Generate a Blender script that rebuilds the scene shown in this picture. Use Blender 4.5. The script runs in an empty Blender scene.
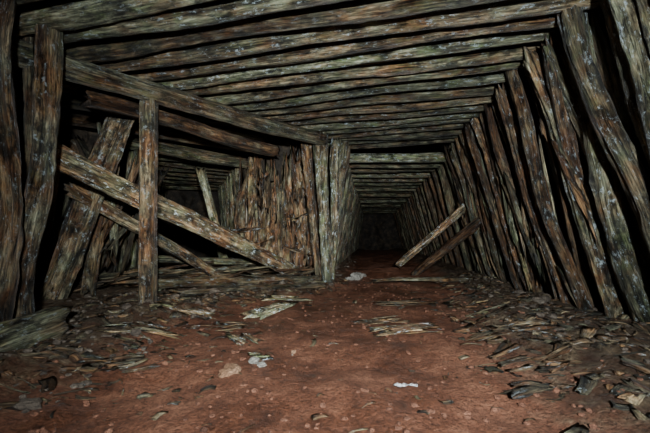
import bpy, bmesh, math, random
from mathutils import Vector, noise
R = random.Random(7)
U = R.uniform

# ---------------------------------------------------------------- materials
def mat(name):
    m = bpy.data.materials.new(name); m.use_nodes = True
    nt = m.node_tree
    return m, nt, nt.nodes, nt.links, nt.nodes['Principled BSDF']

def ramp(n, stops):
    r = n.new('ShaderNodeValToRGB')
    e = r.color_ramp.elements
    while len(e) < len(stops): e.new(0.5)
    for i, (p, c) in enumerate(stops):
        e[i].position = p
        e[i].color = (c, c, c, 1) if isinstance(c, (int, float)) else (*c, 1)
    return r

def nz(n, l, src, scale, detail=6, rough=0.6, mapscale=None):
    t = n.new('ShaderNodeTexNoise')
    t.inputs['Scale'].default_value = scale
    t.inputs['Detail'].default_value = detail
    t.inputs['Roughness'].default_value = rough
    if mapscale:
        mp = n.new('ShaderNodeMapping'); mp.inputs['Scale'].default_value = mapscale
        l.new(src, mp.inputs['Vector']); l.new(mp.outputs[0], t.inputs['Vector'])
    else:
        l.new(src, t.inputs['Vector'])
    return t.outputs['Fac']

def mixc(n, l, f, a, b, mode='MIX'):
    m = n.new('ShaderNodeMix'); m.data_type = 'RGBA'; m.blend_type = mode
    for s, v in ((m.inputs['Factor'], f), (m.inputs['A'], a), (m.inputs['B'], b)):
        if isinstance(v, (int, float)): s.default_value = v
        elif isinstance(v, tuple): s.default_value = (*v, 1)
        else: l.new(v, s)
    return m.outputs['Result']

def mth(n, l, op, a, b, clamp=False):
    m = n.new('ShaderNodeMath'); m.operation = op; m.use_clamp = clamp
    for s, v in ((m.inputs[0], a), (m.inputs[1], b)):
        if isinstance(v, (int, float)): s.default_value = v
        else: l.new(v, s)
    return m.outputs[0]

def wood_material():
    m, nt, n, l, bs = mat('rotten_mine_timber')
    at = n.new('ShaderNodeAttribute'); at.attribute_name = 'fib'
    tn = n.new('ShaderNodeAttribute'); tn.attribute_name = 'tint'
    sp = n.new('ShaderNodeSeparateColor'); l.new(tn.outputs['Color'], sp.inputs[0])
    v = at.outputs['Vector']
    fine = nz(n, l, v, 1, 6, 0.78, (85, 85, 6))
    mid = nz(n, l, v, 1, 7, 0.68, (22, 22, 2.6))
    patch = nz(n, l, v, 1, 6, 0.7, (6, 6, 3.6))
    patch2 = nz(n, l, v, 1, 6, 0.7, (9, 9, 5.0))
    rot = nz(n, l, v, 1, 7, 0.75, (11, 11, 5.0))
    mould = nz(n, l, v, 1, 8, 0.85, (36, 36, 16))
    hue = mth(n, l, 'ADD', sp.outputs[1], mth(n, l, 'MULTIPLY', mth(n, l, 'SUBTRACT', patch, 0.5), 3.8), True)
    rb = ramp(n, [(0.34, (0.030, 0.014, 0.008)), (0.50, (0.150, 0.072, 0.034)), (0.68, (0.46, 0.27, 0.125))]); l.new(mid, rb.inputs[0])
    rg = ramp(n, [(0.34, (0.033, 0.036, 0.025)), (0.50, (0.175, 0.180, 0.108)), (0.68, (0.47, 0.48, 0.33))]); l.new(mid, rg.inputs[0])
    base = mixc(n, l, hue, rb.outputs[0], rg.outputs[0])
    rms = ramp(n, [(0.51, 0.0), (0.64, 0.85)]); l.new(patch2, rms.inputs[0])
    base = mixc(n, l, mth(n, l, 'MULTIPLY', rms.outputs[0], sp.outputs[1], True), base, (0.13, 0.175, 0.065))
    rro = ramp(n, [(0.40, 0.14), (0.52, 1.0)]); l.new(rot, rro.inputs[0])
    base = mixc(n, l, 1.0, base, rro.outputs[0], 'MULTIPLY')
    rf = ramp(n, [(0.38, 0.05), (0.47, 0.55), (0.55, 1.0), (0.66, 1.8)]); l.new(fine, rf.inputs[0])
    base = mixc(n, l, 1.0, base, rf.outputs[0], 'MULTIPLY')
    rm = ramp(n, [(0.565, 0.0), (0.60, 1.0)]); l.new(mould, rm.inputs[0])
    base = mixc(n, l, mth(n, l, 'MULTIPLY', rm.outputs[0], sp.outputs[2], True), base, (0.50, 0.60, 0.64))
    cr = n.new('ShaderNodeCombineColor')
    for i in range(3): l.new(sp.outputs[0], cr.inputs[i])
    base = mixc(n, l, 1.0, base, cr.outputs[0], 'MULTIPLY')
    l.new(base, bs.inputs['Base Color'])
    rr = ramp(n, [(0.35, 0.32), (0.65, 0.75)]); l.new(patch, rr.inputs[0])
    l.new(rr.outputs[0], bs.inputs['Roughness'])
    bs.inputs['Specular IOR Level'].default_value = 0.45
    h = mth(n, l, 'ADD', mth(n, l, 'MULTIPLY', fine, 0.8), mth(n, l, 'ADD', mid, mth(n, l, 'ADD', mth(n, l, 'MULTIPLY', mould, 0.35), mth(n, l, 'MULTIPLY', rot, 0.6))))
    b = n.new('ShaderNodeBump'); b.inputs['Strength'].default_value = 1.0; b.inputs['Distance'].default_value = 0.045
    l.new(h, b.inputs['Height']); l.new(b.outputs[0], bs.inputs['Normal'])
    return m

def clay_material():
    m, nt, n, l, bs = mat('red_clay_floor')
    g = n.new('ShaderNodeNewGeometry'); p = g.outputs['Position']
    at = n.new('ShaderNodeAttribute'); at.attribute_name = 'mud'
    big = nz(n, l, p, 2.0, 7, .65); med = nz(n, l, p, 12, 8, 0.72); fin = nz(n, l, p, 80, 6, 0.8)
    r = ramp(n, [(0.38, (0.075, 0.030, 0.018)), (0.5, (0.26, 0.100, 0.052)), (0.64, (0.50, 0.225, 0.125))])
    l.new(mth(n, l, 'ADD', mth(n, l, 'MULTIPLY', big, 0.6), mth(n, l, 'MULTIPLY', med, 0.4)), r.inputs[0])
    r2 = ramp(n, [(0.35, (0.025, 0.018, 0.012)), (0.55, (0.13, 0.09, 0.055)), (0.7, (0.33, 0.25, 0.16))]); l.new(med, r2.inputs[0])
    f = mth(n, l, 'ADD', at.outputs['Fac'], mth(n, l, 'MULTIPLY', mth(n, l, 'SUBTRACT', med, 0.5), 2.4), True)
    f = mth(n, l, 'MULTIPLY', f, mth(n, l, 'MULTIPLY', at.outputs['Fac'], 3.0, True), True)
    c = mixc(n, l, f, r.outputs[0], r2.outputs[0])
    rf = ramp(n, [(0.36, 0.2), (0.5, 0.9), (0.68, 1.5)]); l.new(fin, rf.inputs[0])
    c = mixc(n, l, 0.9, c, rf.outputs[0], 'MULTIPLY')
    l.new(c, bs.inputs['Base Color'])
    rr = ramp(n, [(0.42, 0.32), (0.58, 0.8)]); l.new(big, rr.inputs[0]); l.new(rr.outputs[0], bs.inputs['Roughness'])
    bs.inputs['Specular IOR Level'].default_value = 0.35
    h = mth(n, l, 'ADD', med, mth(n, l, 'MULTIPLY', fin, 0.45))
    b = n.new('ShaderNodeBump'); b.inputs['Strength'].default_value = 1.0; b.inputs['Distance'].default_value = 0.07
    l.new(h, b.inputs['Height']); l.new(b.outputs[0], bs.inputs['Normal'])
    return m

def rock_material(name, stops, scale=5):
    m, nt, n, l, bs = mat(name)
    g = n.new('ShaderNodeNewGeometry'); p = g.outputs['Position']
    a = nz(n, l, p, scale, 8, 0.65); b2 = nz(n, l, p, scale * 6, 6, 0.7)
    r = ramp(n, stops); l.new(a, r.inputs[0])
    rf = ramp(n, [(0.35, 0.35), (0.6, 1.1)]); l.new(b2, rf.inputs[0])
    l.new(mixc(n, l, 1.0, r.outputs[0], rf.outputs[0], 'MULTIPLY'), bs.inputs['Base Color'])
    bs.inputs['Roughness'].default_value = 0.7
    b = n.new('ShaderNodeBump'); b.inputs['Strength'].default_value = 1; b.inputs['Distance'].default_value = 0.05
    l.new(mth(n, l, 'ADD', a, mth(n, l, 'MULTIPLY', b2, 0.4)), b.inputs['Height']); l.new(b.outputs[0], bs.inputs['Normal'])
    return m

WOOD = wood_material()
CLAY = clay_material()
ROCK = rock_material('mine_rock', [(0.3, (0.009, 0.007, 0.005)), (0.5, (0.035, 0.026, 0.018)), (0.7, (0.12, 0.085, 0.05))])
STONE = rock_material('grey_rubble', [(0.3, (0.05, 0.038, 0.03)), (0.5, (0.14, 0.108, 0.08)), (0.7, (0.28, 0.24, 0.19))], 9)
PALE = rock_material('pale_stone', [(0.3, (0.24, 0.22, 0.19)), (0.5, (0.40, 0.38, 0.33)), (0.7, (0.55, 0.54, 0.48))], 9)
TANST = rock_material('tan_stone', [(0.3, (0.20, 0.10, 0.055)), (0.5, (0.40, 0.22, 0.12)), (0.7, (0.5, 0.32, 0.2))], 9)
CRUMB = rock_material('clay_lump', [(0.3, (0.10, 0.042, 0.024)), (0.5, (0.24, 0.10, 0.055)), (0.7, (0.36, 0.17, 0.10))], 9)
PAPER = rock_material('white_paper', [(0.3, (0.8, 0.8, 0.8)), (0.7, (0.95, 0.95, 0.95))], 9)

# ---------------------------------------------------------------- terrain
def sst(a, b, x):
    t = min(1, max(0, (x - a) / (b - a))); return t * t * (3 - 2 * t)
def wall_r(y, z=0): return 2.38 + 0.14 * (y - 5) - 0.285 * z
def wall_l(y, z=0): return 0.02 + 0.14 * (y - 5) + 0.16 * z
def mudf(x, y):
    wobble = .15 * noise.noise(Vector((x * 2.2, y * 2.2, 4)))
    r = sst(0.85, 0.30, wall_r(y) - x + wobble) if y > 3.2 else sst(1.3, 0.6, wall_r(y) - x + wobble)
    lline = (y - (3.95 + 0.974 * x)) * 0.716          # distance past the diagonal log
    c = sst(-0.45, 0.1, lline) if x < 0.1 else 0
    l = sst(-0.85, -1.45, x + wobble) * sst(4.5, 3.5, y)
    t = 0.8 * sst(0.45, 0.1, x - wall_l(y)) if (x > wall_l(y) - .3 and y > 4) else 0
    return max(r, c, l, t)
def hgt(x, y):
    m = mudf(x, y)
    v = Vector((x, y, 0))
    h = 0.026 * noise.noise(v * 1.3) + 0.020 * noise.noise(v * 4.1) + 0.012 * noise.noise(v * 9)
    h += m * (0.08 + 0.05 * noise.noise(v * 3.3) + 0.03 * noise.noise(v * 9))
    h += 0.07 * math.exp(-((x - 1.25) ** 2 + (y - 6.0) ** 2) / 0.3)
    return h

def grid_mesh(name, pts, nu, nv, material, attr=None):
    me = bpy.data.meshes.new(name)
    f = [(j * nu + i, j * nu + i + 1, (j + 1) * nu + i + 1, (j + 1) * nu + i) for j in range(nv - 1) for i in range(nu - 1)]
    me.from_pydata(pts, [], f)
    if attr:
        a = me.attributes.new(attr[0], 'FLOAT', 'POINT'); a.data.foreach_set('value', attr[1])
    me.polygons.foreach_set('use_smooth', [True] * len(f))
    me.materials.append(material)
    ob = bpy.data.objects.new(name, me); bpy.context.collection.objects.link(ob)
    return ob

NU, NV = 330, 330
pts = []; md = []
for j in range(NV):
    y = -1.4 + 18.6 * ((j / (NV - 1)) ** 1.9)
    for i in range(NU):
        x = -4.6 + 9.6 * i / (NU - 1)
        pts.append((x, y, hgt(x, y))); md.append(mudf(x, y))
grid_mesh('floor', pts, NU, NV, CLAY, ('mud', md))

def rock_ribbon(name, plan, z0, z1, amp=0.12, step=0.09, lean=None):
    seg = []
    for a, b in zip(plan[:-1], plan[1:]):
        d = math.dist(a, b); k = max(1, int(d / step))
        for t in range(k): seg.append((a[0] + (b[0] - a[0]) * t / k, a[1] + (b[1] - a[1]) * t / k))
    seg.append(plan[-1])
    nz_ = int((z1 - z0) / step) + 2
    P = []
    for j in range(nz_):
        z = z0 + (z1 - z0) * j / (nz_ - 1)
        for (x, y) in seg:
            v = Vector((x, y, z))
            o = noise.noise_vector(v * 1.7) * amp + noise.noise_vector(v * 5) * amp * 0.5
            lx = lean * z if lean else 0
            P.append((x + o.x + lx, y + o.y, z))
    return grid_mesh(name, P, len(seg), nz_, ROCK)

rock_ribbon('wall_right', [(2.05, -1.4), (wall_r(1) + .28, 1), (wall_r(17) + .28, 17)], -0.1, 2.35, 0.07, lean=-0.25)
rock_ribbon('wall_left', [(-2.35, -1.4), (-2.4, 1.8), (-2.95, 2.8), (-2.6, 3.9), (-4.3, 7.6)], -0.1, 2.35, 0.18, step=.06)
rock_ribbon('wall_middle', [(-2.35, 7.9), (-1.35, 5.0), (-1.0, 4.62), (-0.3, 4.5), (-0.27, 4.9), (wall_l(17) - .3, 17)], -0.1, 2.35, 0.08)
rock_ribbon('wall_side_tunnel_end', [(-4.6, 7.5), (-2.0, 8.0)], -0.1, 2.3, 0.2)
rock_ribbon('wall_tunnel_end', [(1.0, 16.9), (4.6, 16.9)], -0.1, 2.3, 0.2)
P = []
nx, ny = 110, 170
for j in range(ny):
    y = -1.4 + 18.6 * j / (ny - 1)
    for i in range(nx):
        x = -4.6 + 9.6 * i / (nx - 1)
        v = Vector((x, y, 3))
        P.append((x, y, 2.18 + 0.07 * noise.noise(v * 1.8) + 0.04 * noise.noise(v * 5)))
grid_mesh('ceiling', P, nx, ny, ROCK)

# ---------------------------------------------------------------- timber builder
class MB:
    def __init__(s): s.v = []; s.f = []; s.fib = []; s.tint = []
    def timber(s, p0, p1, w, h=None, box=2.0, taper=0.0, bend=0.03, rough=0.12, jag=0.04, roll=0.0,
               tint=(1, .5, .3), na=20, ds=0.04, split=True):
        h = h or w
        p0 = Vector(p0); p1 = Vector(p1); ax = p1 - p0; L = ax.length; t = ax / L
        ref = Vector((0, 1, 0)) if abs(t.z) > 0.75 else Vector((0, 0, 1))
        u = t.cross(ref).normalized(); v = t.cross(u).normalized()
        if roll:
            c, q = math.cos(roll), math.sin(roll); u, v = u * c + v * q, v * c - u * q
        sd = Vector((U(-50, 50), U(-50, 50), U(-50, 50)))
        ns = max(3, int(L / ds)); b0 = len(s.v)
        sa = U(0, 6.28); sb = U(0, 6.28)
        for i in range(ns + 1):
            k = i / ns; sl = k * L
            we = max(0, 1 - sl / 0.18) - max(0, 1 - (L - sl) / 0.18)
            bo = noise.noise_vector(sd + Vector((0, 0, sl * 0.9))) * bend * 1.6
            env = math.sin(math.pi * min(1, max(0, k))) ** 0.5 if k not in (0, 1) else 0
            tp = 1 - taper * (k - 0.5)
            for a in range(na):
                A = 2 * math.pi * a / na + 0.06 * math.sin(sl * 2 + sd.x)
                ca, sn = math.cos(A), math.sin(A)
                cx = math.copysign(abs(ca) ** (2 / box), ca); cy = math.copysign(abs(sn) ** (2 / box), sn)
                nr = 1 + rough * noise.noise(sd + Vector((ca * 1.4, sn * 1.4, sl * 1.6))) \
                       + rough * 0.9 * noise.noise(sd + Vector((ca * 4.5, sn * 4.5, sl * 2.2))) \
                       + rough * 0.6 * noise.noise(sd + Vector((ca * 3, sn * 3, sl * 11)))
                if split:
                    for q in (sa, sb):
                        d = abs((A - q - 0.3 * math.sin(sl * 1.3 + q) + math.pi) % (2 * math.pi) - math.pi)
                        nr -= 0.20 * math.exp(-(d / 0.2) ** 2)
                j = jag * noise.noise(sd + Vector((ca * 2.2, sn * 2.2, 9.0 if k < .5 else 20.0))) * 1.8
                P = p0 + t * (sl + j * abs(we)) + (u * cx * w + v * cy * h) * (nr * tp) + bo * env
                s.v.append(P[:])
                s.fib.extend((ca * w + sd.x, sn * h + sd.y, sl + sd.z))
                s.tint.extend((*tint, 1))
        for i in range(ns):
            for a in range(na):
                a2 = (a + 1) % na
                s.f.append((b0 + i * na + a, b0 + i * na + a2, b0 + (i + 1) * na + a2, b0 + (i + 1) * na + a))
        for i, sg in ((0, 1), (ns, -1)):
            c = sum((Vector(s.v[b0 + i * na + a]) for a in range(na)), Vector()) / na + t * sg * 0.012
            ci = len(s.v); s.v.append(c[:]); s.fib.extend((sd.x, sd.y, sd.z + (0 if i == 0 else L)))
            s.tint.extend((tint[0] * .8, tint[1], tint[2], 1))
            for a in range(na):
                a2 = (a + 1) % na
                s.f.append((ci, b0 + i * na + a2, b0 + i * na + a) if i == 0 else (ci, b0 + i * na + a, b0 + i * na + a2))
    def make(s, name, smooth=True):
        me = bpy.data.meshes.new(name); me.from_pydata(s.v, [], s.f)
        a = me.attributes.new('fib', 'FLOAT_VECTOR', 'POINT'); a.data.foreach_set('vector', s.fib)
        b = me.attributes.new('tint', 'FLOAT_COLOR', 'POINT'); b.data.foreach_set('color', s.tint)
        me.polygons.foreach_set('use_smooth', [smooth] * len(s.f))
        me.materials.append(WOOD)
        ob = bpy.data.objects.new(name, me); bpy.context.collection.objects.link(ob)
        return ob

def one(name, *a, **k):
    m = MB(); m.timber(*a, **k); return m.make(name)

# --- diagonal header log and ceiling beams
one('header_log', (-2.05, 1.98, 1.80), (-0.02, 3.93, 1.80), 0.078, tint=(0.9, .5, .5), bend=.02, taper=.15)
yc = 0.55
while yc < 4.75:
    xl = max(-2.35, min((yc - 3.881) / 1.204, 0.17 + .135 * (yc - 4)) - U(0.1, 0.35))
    xr = (1.16 + 0.14 * yc) + U(0.05, 0.15)
    r = U(0.046, 0.062)
    dy = U(-.03, .03)
    f = lambda x: yc - 0.225 * (x - .3)
    zz = 1.87 + r
    one('ceiling_beam', (xl, f(xl) - dy, zz + U(0, .01)), (xr, f(xr) + dy, zz + U(0, .03)), r,
        taper=U(-.3, .3), bend=.018, rough=.14, tint=(U(.7, 1.5), U(.35, 1.0), U(.1, .9)))
    yc += U(0.165, 0.205)

# --- right wall posts
y = 0.85
while y < 5.0:
    near = y < 2.1
    r = U(.05, .065) if near else U(0.036, 0.058)
    flat = R.random() < .45
    hue = U(.5, .95) if near else U(0.0, .5)
    dyl = U(-.12, .12)
    xo = U(-.05, .05)
    one('lagging_post', (wall_r(y) + xo + U(-.04, .04), y + dyl, hgt(wall_r(y), y) - .06), (wall_r(y, 1.92) + xo, y - dyl * .4, 1.84 + U(0, .12)),
        r, r * (.6 if flat else 1), box=3.2 if flat else 2, roll=U(-.5, .5), rough=.3, bend=.05,
        jag=.12, tint=(U(.6, 1.3), hue, U(.5, 1.) if near else U(.0, .7)))
    y += U(0.095, 0.145)
m = MB()
y = 0.8
while y < 5.2:     # second layer of split boards closing the gaps
    z0 = U(-.02, .2); z1 = U(1.6, 1.95)
    m.timber((wall_r(y, z0) + .12, y, z0), (wall_r(y, z1) + .12, y + U(-.08, .08), z1), U(.04, .07), U(.012, .02), box=4,
             rough=.25, jag=.2, bend=.04, na=12, roll=1.45 + U(-.3, .3), tint=(U(.3, .8), U(0, .6), U(0, .3)))
    y += U(.06, .10)
for i in range(50):   # loose slats hanging on the posts
    y = U(2.0, 4.8); z0 = U(0.05, .9); z1 = z0 + U(.3, .9)
    m.timber((wall_r(y, z0) - .06, y, z0), (wall_r(y, z1) - .05, y + U(-.12, .12), z1), U(.008, .025), U(.006, .012), box=4,
             rough=.3, jag=.2, bend=.03, na=8, roll=U(-.9, .9), tint=(U(.7, 1.8), U(0, .9), U(0, .5)))
m.make('timber_lagging')

# --- tunnel sets beyond the junction
y = 4.95; k = 0
while y < 16.2:
    m = MB()
    r = .07 if k == 0 else U(.05, .065)
    zc = 1.84 if k == 0 else 1.87 + U(-.02, .03)
    ti = (1.8, .95, .8) if k == 0 else (U(1.0, 1.7), U(.5, 1), U(.1, .6))
    m.timber((wall_l(y, 1.85) - .12, y + .02, zc), (wall_r(y, 1.85) + .12, y - .02, zc), r, tint=ti, bend=.02)
    m.timber((wall_l(y) - .03, y + .02, -.03), (wall_l(y, 1.8), y + .02, 1.82), U(.05, .07), tint=(U(.8, 1.4), U(.3, .9), U(.1, .8)), ds=.08, rough=.2)
    m.timber((wall_r(y) + .02, y - .02, -.03), (wall_r(y, 1.8), y - .02, 1.82), U(.05, .07), tint=(U(.8, 1.4), U(.1, .7), U(0, .5)), ds=.08, rough=.2)
    for q in range(3):
        yy = y + .12 + q * .12
        m.timber((wall_l(yy) - .1, yy, -.03), (wall_l(yy, 1.9) - .08, yy, 1.95), .05, .02, box=3, tint=(U(.5, .9), U(.2, .8), .2), na=10, ds=.12, roll=1.5)
        m.timber((wall_r(yy) + .06, yy, -.03), (wall_r(yy, 1.9) + .06, yy, 1.95), .05, .03, box=3, tint=(U(.4, .9), U(.1, .6), .3), na=10, ds=.12, roll=1.5)
    m.make('tunnel_timber_set')
    y += .48; k += 1

# --- corner cluster of posts
def corner(name, x0, y0, x1, y1, r, tint, z1=1.88, **kw):
    one(name, (x0, y0, hgt(x0, y0) - .05), (x1, y1, z1), r, tint=tint, rough=.3, bend=.06, jag=.1, **kw)
corner('corner_post', 0.03, 4.0, -.05, 3.98, .07, (1.5, .7, 1.0), z1=1.84, taper=-.4)
corner('corner_post', -.06, 4.10, -.25, 4.08, .055, (1.3, .2, .6), taper=-.4)
corner('corner_post', .08, 4.08, .14, 4.06, .05, (1.5, .7, 1.0), taper=-.3)
corner('corner_post', .06, 4.32, .26, 4.30, .06, (1.3, .5, .8))
corner('corner_post', .02, 4.55, .30, 4.52, .06, (1.1, .7, .7))
corner('corner_post', .0, 4.75, .30, 4.72, .05, (1.1, .3, .5))
# --- chamber back wall lagging
m = MB()
x = -1.12
while x < -.1:
    yy = 4.42 - .1 * (x + 1.1)
    w = U(.02, .08)
    m.timber((x + U(-.03, .03), yy + U(-.06, .05), U(.0, .25)), (x + U(-.08, .08), yy + .04, U(1.35, 1.86)), w, U(.015, .035), box=3.5,
             rough=.4, jag=.35, bend=.06, na=14, roll=U(-.5, .5), tint=(U(.8, 2.4), U(0, .45), U(.1, .7)))
    x += w * 1.4
for i in range(30):   # torn slabs and cross pieces
    x = U(-1.05, -.2); z = U(.25, 1.6)
    if R.random() < .85: d = (U(-.08, .08), -U(.12, .40))
    else: d = (U(.12, .25) * R.choice((-1, 1)), U(-.10, .10))
    m.timber((x, 4.33, z), (x + d[0], 4.35 + U(-.03, .02), z + d[1]), U(.025, .07), U(.010, .022), box=4, rough=.55, jag=.25, na=12,
             tint=(U(.8, 2.8), U(0, .4), U(.1, .7)))
m.make('plank_lagging')

# --- chamber framing
one('lower_header_beam', (-1.84, 2.52, 1.70), (-.62, 4.15, 1.72), .06, .07, box=3, tint=(.9, .05, .2))
one('chamber_cross_beam', (-2.45, 3.7, 1.72), (-1.0, 4.75, 1.66), .055, tint=(1.2, .7, .3))
one('chamber_cross_beam', (-2.7, 3.3, 1.84), (-1.0, 4.45, 1.84), .06, tint=(.7, .3, .2))
one('chamber_cross_beam', (-2.8, 2.85, 1.9), (-.8, 4.2, 1.93), .055, tint=(.6, .5, .2))
one('chamber_cross_beam', (-2.75, 2.45, 1.95), (-.9, 3.9, 1.97), .055, tint=(.6, .5, .2))
one('upright_prop', (-1.415, 2.60, hgt(-1.41, 2.6) - .04), (-1.42, 2.62, 1.735), .064, .04, box=4, bend=.012, rough=.1, tint=(.95, .2, .5), jag=.02)
one('diagonal_brace', (-2.0, 2.20, 1.26), (-.28, 4.2, .12), .035, .09, box=3.5, bend=.015, rough=.14, tint=(1.9, .35, .8), jag=.1)
one('diagonal_brace', (-2.15, 2.75, 1.03), (-1.18, 3.85, .12), .03, .055, box=3.5, bend=.02, rough=.14, tint=(1.6, .2, .5), jag=.1)
one('leaning_plank', (-2.36, 2.78, .08), (-1.80, 2.95, 1.84), .11, .035, box=4, rough=.2, tint=(1.4, .3, .5), jag=.12)
one('leaning_plank', (-2.25, 3.1, .08), (-1.98, 3.15, 1.84), .06, .03, box=4, rough=.2, tint=(1.2, .3, .3), jag=.12)
one('leaning_plank', (-2.02, 3.1, .5), (-2.1, 3.12, 1.5), .035, .02, box=4, rough=.2, tint=(1.4, .8, .4), jag=.12)
one('leaning_plank', (-2.15, 2.5, .75), (-2.05, 2.52, 1.3), .05, .02, box=4, rough=.2, tint=(1, .5, .3), jag=.15)
m = MB()
for i in range(55):
    x = U(-2.75, -2.0); y = U(2.85, 3.9); z = U(.1, 1.3)
    L = U(.25, .9); an = U(-.6, .6)
    m.timber((x, y, z), (x + L * math.sin(an), y + U(-.1, .2), min(1.8, z + L * math.cos(an) * .9)), U(.015, .05), U(.008, .018), box=4,
             rough=.3, jag=.2, na=9, tint=(U(.3, 1.4), U(0, .6), U(0, .5)))
for i in range(46):
    t = U(0, 1); x = -2.2 + 1.9 * t + U(-.2, .2); y = 3.25 + .85 * t + U(-.1, .35); L = U(.2, .8); an = U(-.15, .9)
    z = hgt(x, y) + U(.02, .16)
    m.timber((x - L / 2 * math.cos(an), y - L / 2 * math.sin(an), z), (x + L / 2 * math.cos(an), y + L / 2 * math.sin(an), z + U(-.06, .1)),
             U(.015, .045), U(.008, .02), box=4, rough=.3, jag=.2, na=9, tint=(U(.5, 1.6), U(0, .6), U(0, .6)))
m.make('broken_board_heap')
m = MB()
for t in range(9):
    k = t / 8
    x0, y0 = -2.40 - 1.3 * k, 3.95 + 3.2 * k
    x1, y1 = -1.25 - 1.1 * k, 4.85 + 2.6 * k
    m.timber((x0, y0, .0), (x0 + .15, y0, 1.72), .06, tint=(U(1.1, 1.6), U(.3, 1), .4), ds=.08)
    m.timber((x1 + .1, y1, .0), (x1 - .05, y1, 1.72), .06, tint=(U(1.5, 2.2), U(.5, 1), .6), ds=.08)
    m.timber((x0 - .05, y0, 1.78), (x1 + .1, y1, 1.78), .06, tint=(1.2, .6, .3), ds=.08)
    for q in range(3):
        dx, dy = -.16 * (q + 1) * .3, .1 * (q + 1)
        m.timber((x1 + .14 + dx, y1 + dy, 0), (x1 + dx, y1 + dy, 1.8), .05, .02, box=3, na=10, ds=.1, tint=(U(.8, 1.8), U(.3, 1), .3))
        m.timber((x0 - .1 + dx, y0 + dy, 0), (x0 + .05 + dx, y0 + dy, 1.8), .05, .02, box=3, na=10, ds=.1, tint=(U(.8, 1.8), U(.3, 1), .3))
m.make('side_tunnel_timbering')
one('leaning_plank', (-1.35, 4.5, .2), (-1.75, 4.6, 1.55), .06, .02, box=4, rough=.2, tint=(1.9, .9, .4), jag=.1)

# --- sill timbers along the chamber threshold
one('fallen_log', (-1.75, 3.1, .17), (-.1, 4.02, .12), .05, tint=(1.1, .4, .5), rough=.3)
one('fallen_log', (-1.3, 2.95, .12), (-.05, 3.75, .07), .035, .025, tint=(.9, .35, .3), rough=.3)
one('fallen_log', (-2.1, 3.5, .25), (-.8, 4.1, .2), .05, tint=(1.1, .5, .4), rough=.3)
one('fallen_log', (-2.0, 3.75, .38), (-.9, 4.25, .3), .04, tint=(1.2, .6, .4), rough=.3)
# --- left foreground posts
one('foreground_post', (-1.83, 1.97, .0), (-1.69, 1.97, 1.98), .062, rough=.3, bend=.05, tint=(.9, .35, .5))
one('foreground_post', (-1.76, 1.74, .0), (-1.67, 1.72, 1.98), .056, rough=.3, bend=.05, tint=(.8, .2, .4))
one('foreground_post', (-2.0, 2.1, .0), (-1.90, 2.12, 1.95), .05, rough=.3, bend=.04, tint=(.7, .3, .2))
one('foreground_log', (-1.66, 1.15, .07), (-1.56, 1.86, .13), .095, rough=.25, bend=.02, tint=(1.1, .7, .5), jag=.08)
# --- props leaning on the right wall
one('leaning_prop', (1.30, 5.75, .14), (2.02, 4.55, 1.12), .055, .06, bend=.015, rough=.14, tint=(2.6, .35, .8))
one('leaning_prop', (1.46, 5.3, .02), (2.06, 4.05, .93), .06, .068, bend=.015, rough=.14, tint=(1.1, .05, .3))
one('fallen_plank', (.65, 4.35, .05), (1.95, 4.2, .08), .03, .02, box=3, rough=.25, tint=(1.6, .5, .5), jag=.1)
one('fallen_plank', (1.0, 4.7, .04), (2.1, 4.55, .08), .03, .02, box=3, rough=.25, tint=(1.5, .4, .5), jag=.1)

# ---------------------------------------------------------------- debris
def shard(m, x, y, L, w, ang, tint, lift=0.0, tilt=.05, flat=(.2, .45)):
    dx, dy = math.cos(ang) * L / 2, math.sin(ang) * L / 2
    z0 = hgt(x - dx, y - dy) + w * .3 + lift; z1 = hgt(x + dx, y + dy) + w * .3 + lift + U(-tilt, tilt) * L
    m.timber((x - dx, y - dy, z0), (x + dx, y + dy, z1), w, w * U(*flat), box=4, taper=U(-.9, .9), bend=.01,
             rough=.4, jag=min(.1, L * .3), na=8, ds=max(.03, L / 6), split=False, tint=tint)

m = MB()
c = 0
while c < 3000:
    zone = R.random()
    if zone < .42:   # right side strip
        y = U(0.95, 5.0); x = wall_r(y) - abs(R.gauss(0, .5)) + .05
    elif zone < .70: # left side
        y = U(1.1, 3.3); x = U(-2.1, -.5)
    elif zone < .83:  # threshold
        t = U(0, 1); x = -1.5 + 1.6 * t + U(-.2, .2); y = 2.7 + 1.3 * t + U(-.25, .45)
    else:
        y = U(1.0, 5); x = U(-1.0, 1.4)
    md_ = mudf(x, y)
    if md_ < .12 and R.random() < .35: continue
    L = U(.02, .11) if R.random() < .88 else U(.12, .34)
    if y < 1.6: L = min(L, .12)
    if md_ < .12: L *= .5
    chip = R.random() < .4    # short broad bark chips as well as slivers
    w = (U(.3, .5) * min(L, .06)) if chip else (U(.003, .011) if md_ > .12 else U(.002, .005))
    if chip: L = min(L, .09)
    if chip and md_ < .12: w *= .6
    shard(m, x, y, L, w, U(-.7, .7) if R.random() < .6 else U(0, 3.14), (U(.4, 2.2), U(0, .5), U(0, .6)), flat=(.15, .3))
    c += 1
m.make('wood_splinters')

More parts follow.
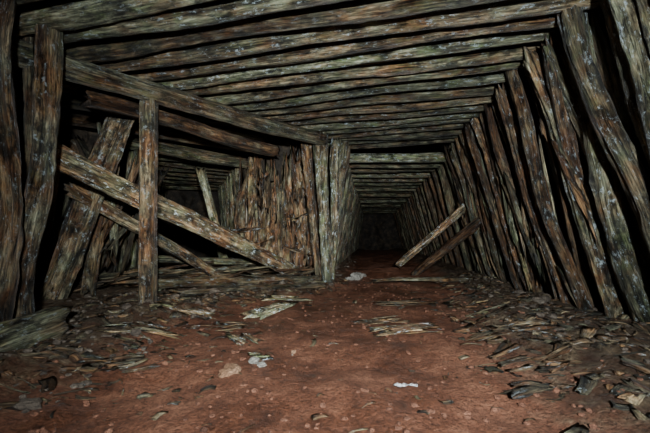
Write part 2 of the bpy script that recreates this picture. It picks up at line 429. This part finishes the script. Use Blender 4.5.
def chunk(bm, x, y, s, sink=.3, sub=2):
    g = bmesh.ops.create_icosphere(bm, subdivisions=sub, radius=s)
    sd = Vector((U(-9, 9), U(-9, 9), U(-9, 9))); sq = Vector((U(.8, 1.4), U(.7, 1.2), U(.4, .8)))
    for v in g['verts']:
        n = v.co.normalized()
        q = 1 + .5 * noise.noise(n * 1.3 + sd) + .2 * noise.noise(n * 3 + sd)
        v.co = Vector((n.x * sq.x, n.y * sq.y, n.z * sq.z)) * s * q
        v.co += Vector((x, y, hgt(x, y) + s * sq.z * (1 - sink) * .8))
def rocks(name, items, material, sub=2):
    bm = bmesh.new()
    for (x, y, s) in items: chunk(bm, x, y, s, sub=sub)
    me = bpy.data.meshes.new(name); bm.to_mesh(me); bm.free(); me.materials.append(material)
    ob = bpy.data.objects.new(name, me); bpy.context.collection.objects.link(ob); return ob
its = []
while len(its) < 900:
    z = R.random()
    if z < .4: y = U(1.1, 3.2); x = U(-2.2, -.9)
    elif z < .72: y = U(1.0, 5); x = wall_r(y) - abs(R.gauss(0, .4))
    elif z < .9:
        t = U(0, 1); x = -1.7 + 1.8 * t + U(-.2, .2); y = 2.8 + 1.3 * t + U(-.3, .5)
    else: y = U(4.5, 9); x = wall_l(y) + abs(R.gauss(0, .2))
    if mudf(x, y) < .1: continue
    its.append((x, y, U(.006, .018) if R.random() < .92 else U(.02, .04)))
rocks('rubble', its, STONE)
rocks('clay_crumbs', [(U(-1.2, 1.5), 1.0 + 4.5 * R.random() ** 1.4, U(.004, .014)) for _ in range(800)], CRUMB, 1)
rocks('pale_stone_block', [(.48, 5.0, .095), (.36, 4.75, .05), (.62, 5.3, .06)], PALE, 3)
rocks('tan_stone', [(-.43, 1.47, .042)], TANST, 3)
rocks('pale_stone', [(-.345, 1.58, .022), (-.30, 1.55, .016)], PALE, 3)
rocks('tan_stone', [(-.17, 1.75, .018)], TANST, 3)

def frag(name, cx, cy, n, L, w, ang, tint, spread=.05):
    m = MB()
    for i in range(n):
        shard(m, cx + U(-spread, spread) * 1.6, cy + U(-spread, spread), L * U(.6, 1.1), w * U(.5, 1.2), ang + U(-.2, .2),
              (tint[0] * U(.8, 1.2), tint[1], tint[2]), lift=.012 * (i % 3), tilt=.03)
    m.make(name)
frag('broken_board', -.47, 2.70, 4, .50, .055, 1.05, (4.0, .8, 1.0), .04)
frag('broken_board', -.36, 3.15, 3, .34, .05, .6, (3.2, .6, .9), .04)
frag('rotten_wood_bundle', .50, 2.1, 22, .22, .018, .25, (2.4, .2, .6), .08)
frag('rotten_wood_bundle', .42, 2.35, 12, .2, .016, .1, (2.0, .2, .6), .07)
frag('rotten_wood_bundle', -.50, 1.98, 14, .16, .012, -.9, (3.0, .4, .6), .05)
frag('rotten_wood_bundle', -1.05, 2.5, 14, .24, .016, -.05, (3.0, .4, .7), .06)
frag('rotten_wood_bundle', -1.15, 2.0, 12, .2, .016, .3, (2.2, .4, .5), .08)
frag('rotten_wood_bundle', -.95, 1.55, 8, .13, .012, .5, (1.8, .3, .5), .08)
frag('rotten_wood_bundle', -.75, 2.25, 8, .15, .012, .2, (1.8, .3, .5), .10)
frag('broken_board', .83, 1.28, 3, .18, .022, .05, (1.2, .2, .3), .02)
frag('broken_board', -1.05, 1.75, 2, .12, .02, -1.0, (2.0, .9, .9), .02)
frag('broken_board', -.15, 4.0, 3, .3, .03, .3, (2.2, .5, .6), .06)
frag('broken_board', -.34, 1.66, 4, .08, .016, .6, (3.6, .7, .9), .02)
frag('rotten_wood_bundle', .75, 3.0, 10, .3, .016, .1, (1.7, .2, .4), .09)
frag('rotten_wood_bundle', 1.15, 1.9, 14, .26, .018, .2, (1.7, .2, .4), .1)
frag('rotten_wood_bundle', 1.0, 1.5, 12, .18, .014, .1, (1.6, .2, .4), .09)

# crumpled paper scrap
bm = bmesh.new()
for (ox, oy, a, s) in ((.315, 1.33, .4, .030), (.357, 1.325, -.3, .020)):
    vs = [[None] * 7 for _ in range(5)]
    for i in range(7):
        for j in range(5):
            lx, ly = (i / 6 - .5) * 2 * s, (j / 4 - .5) * 1.1 * s
            X = ox + lx * math.cos(a) - ly * math.sin(a); Y = oy + lx * math.sin(a) + ly * math.cos(a)
            vs[j][i] = bm.verts.new((X, Y, hgt(X, Y) + .012 + .012 * abs(noise.noise(Vector((X * 60, Y * 60, 1))))))
    for i in range(6):
        for j in range(4): bm.faces.new((vs[j][i], vs[j][i + 1], vs[j + 1][i + 1], vs[j + 1][i]))
me = bpy.data.meshes.new('paper_scrap'); bm.to_mesh(me); bm.free(); me.materials.append(PAPER)
bpy.context.collection.objects.link(bpy.data.objects.new('paper_scrap', me))

# ---------------------------------------------------------------- lights
def spot(name, loc, tgt, power, ang, blend, color, rad=.08):
    ld = bpy.data.lights.new(name, 'SPOT'); ld.energy = power; ld.spot_size = math.radians(ang); ld.spot_blend = blend
    ld.color = color; ld.shadow_soft_size = rad
    o = bpy.data.objects.new(name, ld); o.location = loc
    o.rotation_euler = (Vector(tgt) - Vector(loc)).to_track_quat('-Z', 'Y').to_euler()
    bpy.context.collection.objects.link(o)
spot('hand_lamp', (0.25, -0.6, 0.95), (0.2, 3, .97), 900, 108, 1.0, (0.90, 0.97, 1.0), .05)
spot('tunnel_fill', (0.25, -0.3, 1.0), (1.2, 8, .85), 650, 30, 1.0, (0.95, 0.97, 1.0), .05)  # added fill spot behind the camera, brightens the receding sets
spot('chamber_fill', (-0.5, 0.0, 1.1), (-1.2, 4.0, .9), 300, 46, 1.0, (1.0, 0.94, 0.80), .05)  # extra warm fill, added out of view to lift the side chamber

w = bpy.data.worlds.new('mine_dark'); bpy.context.scene.world = w; w.use_nodes = True
w.node_tree.nodes['Background'].inputs[0].default_value = (0.5, 0.65, 1, 1)
w.node_tree.nodes['Background'].inputs[1].default_value = 0.01

cd = bpy.data.cameras.new('camera'); cam = bpy.data.objects.new('camera', cd)
bpy.context.collection.objects.link(cam)
cam.location = (0, 0, 0.62); cam.rotation_euler = (math.radians(90), 0, 0)
cd.sensor_width = 36; cd.lens = 18; cd.shift_y = 21.5 / 650; cd.clip_start = .02
bpy.context.scene.camera = cam
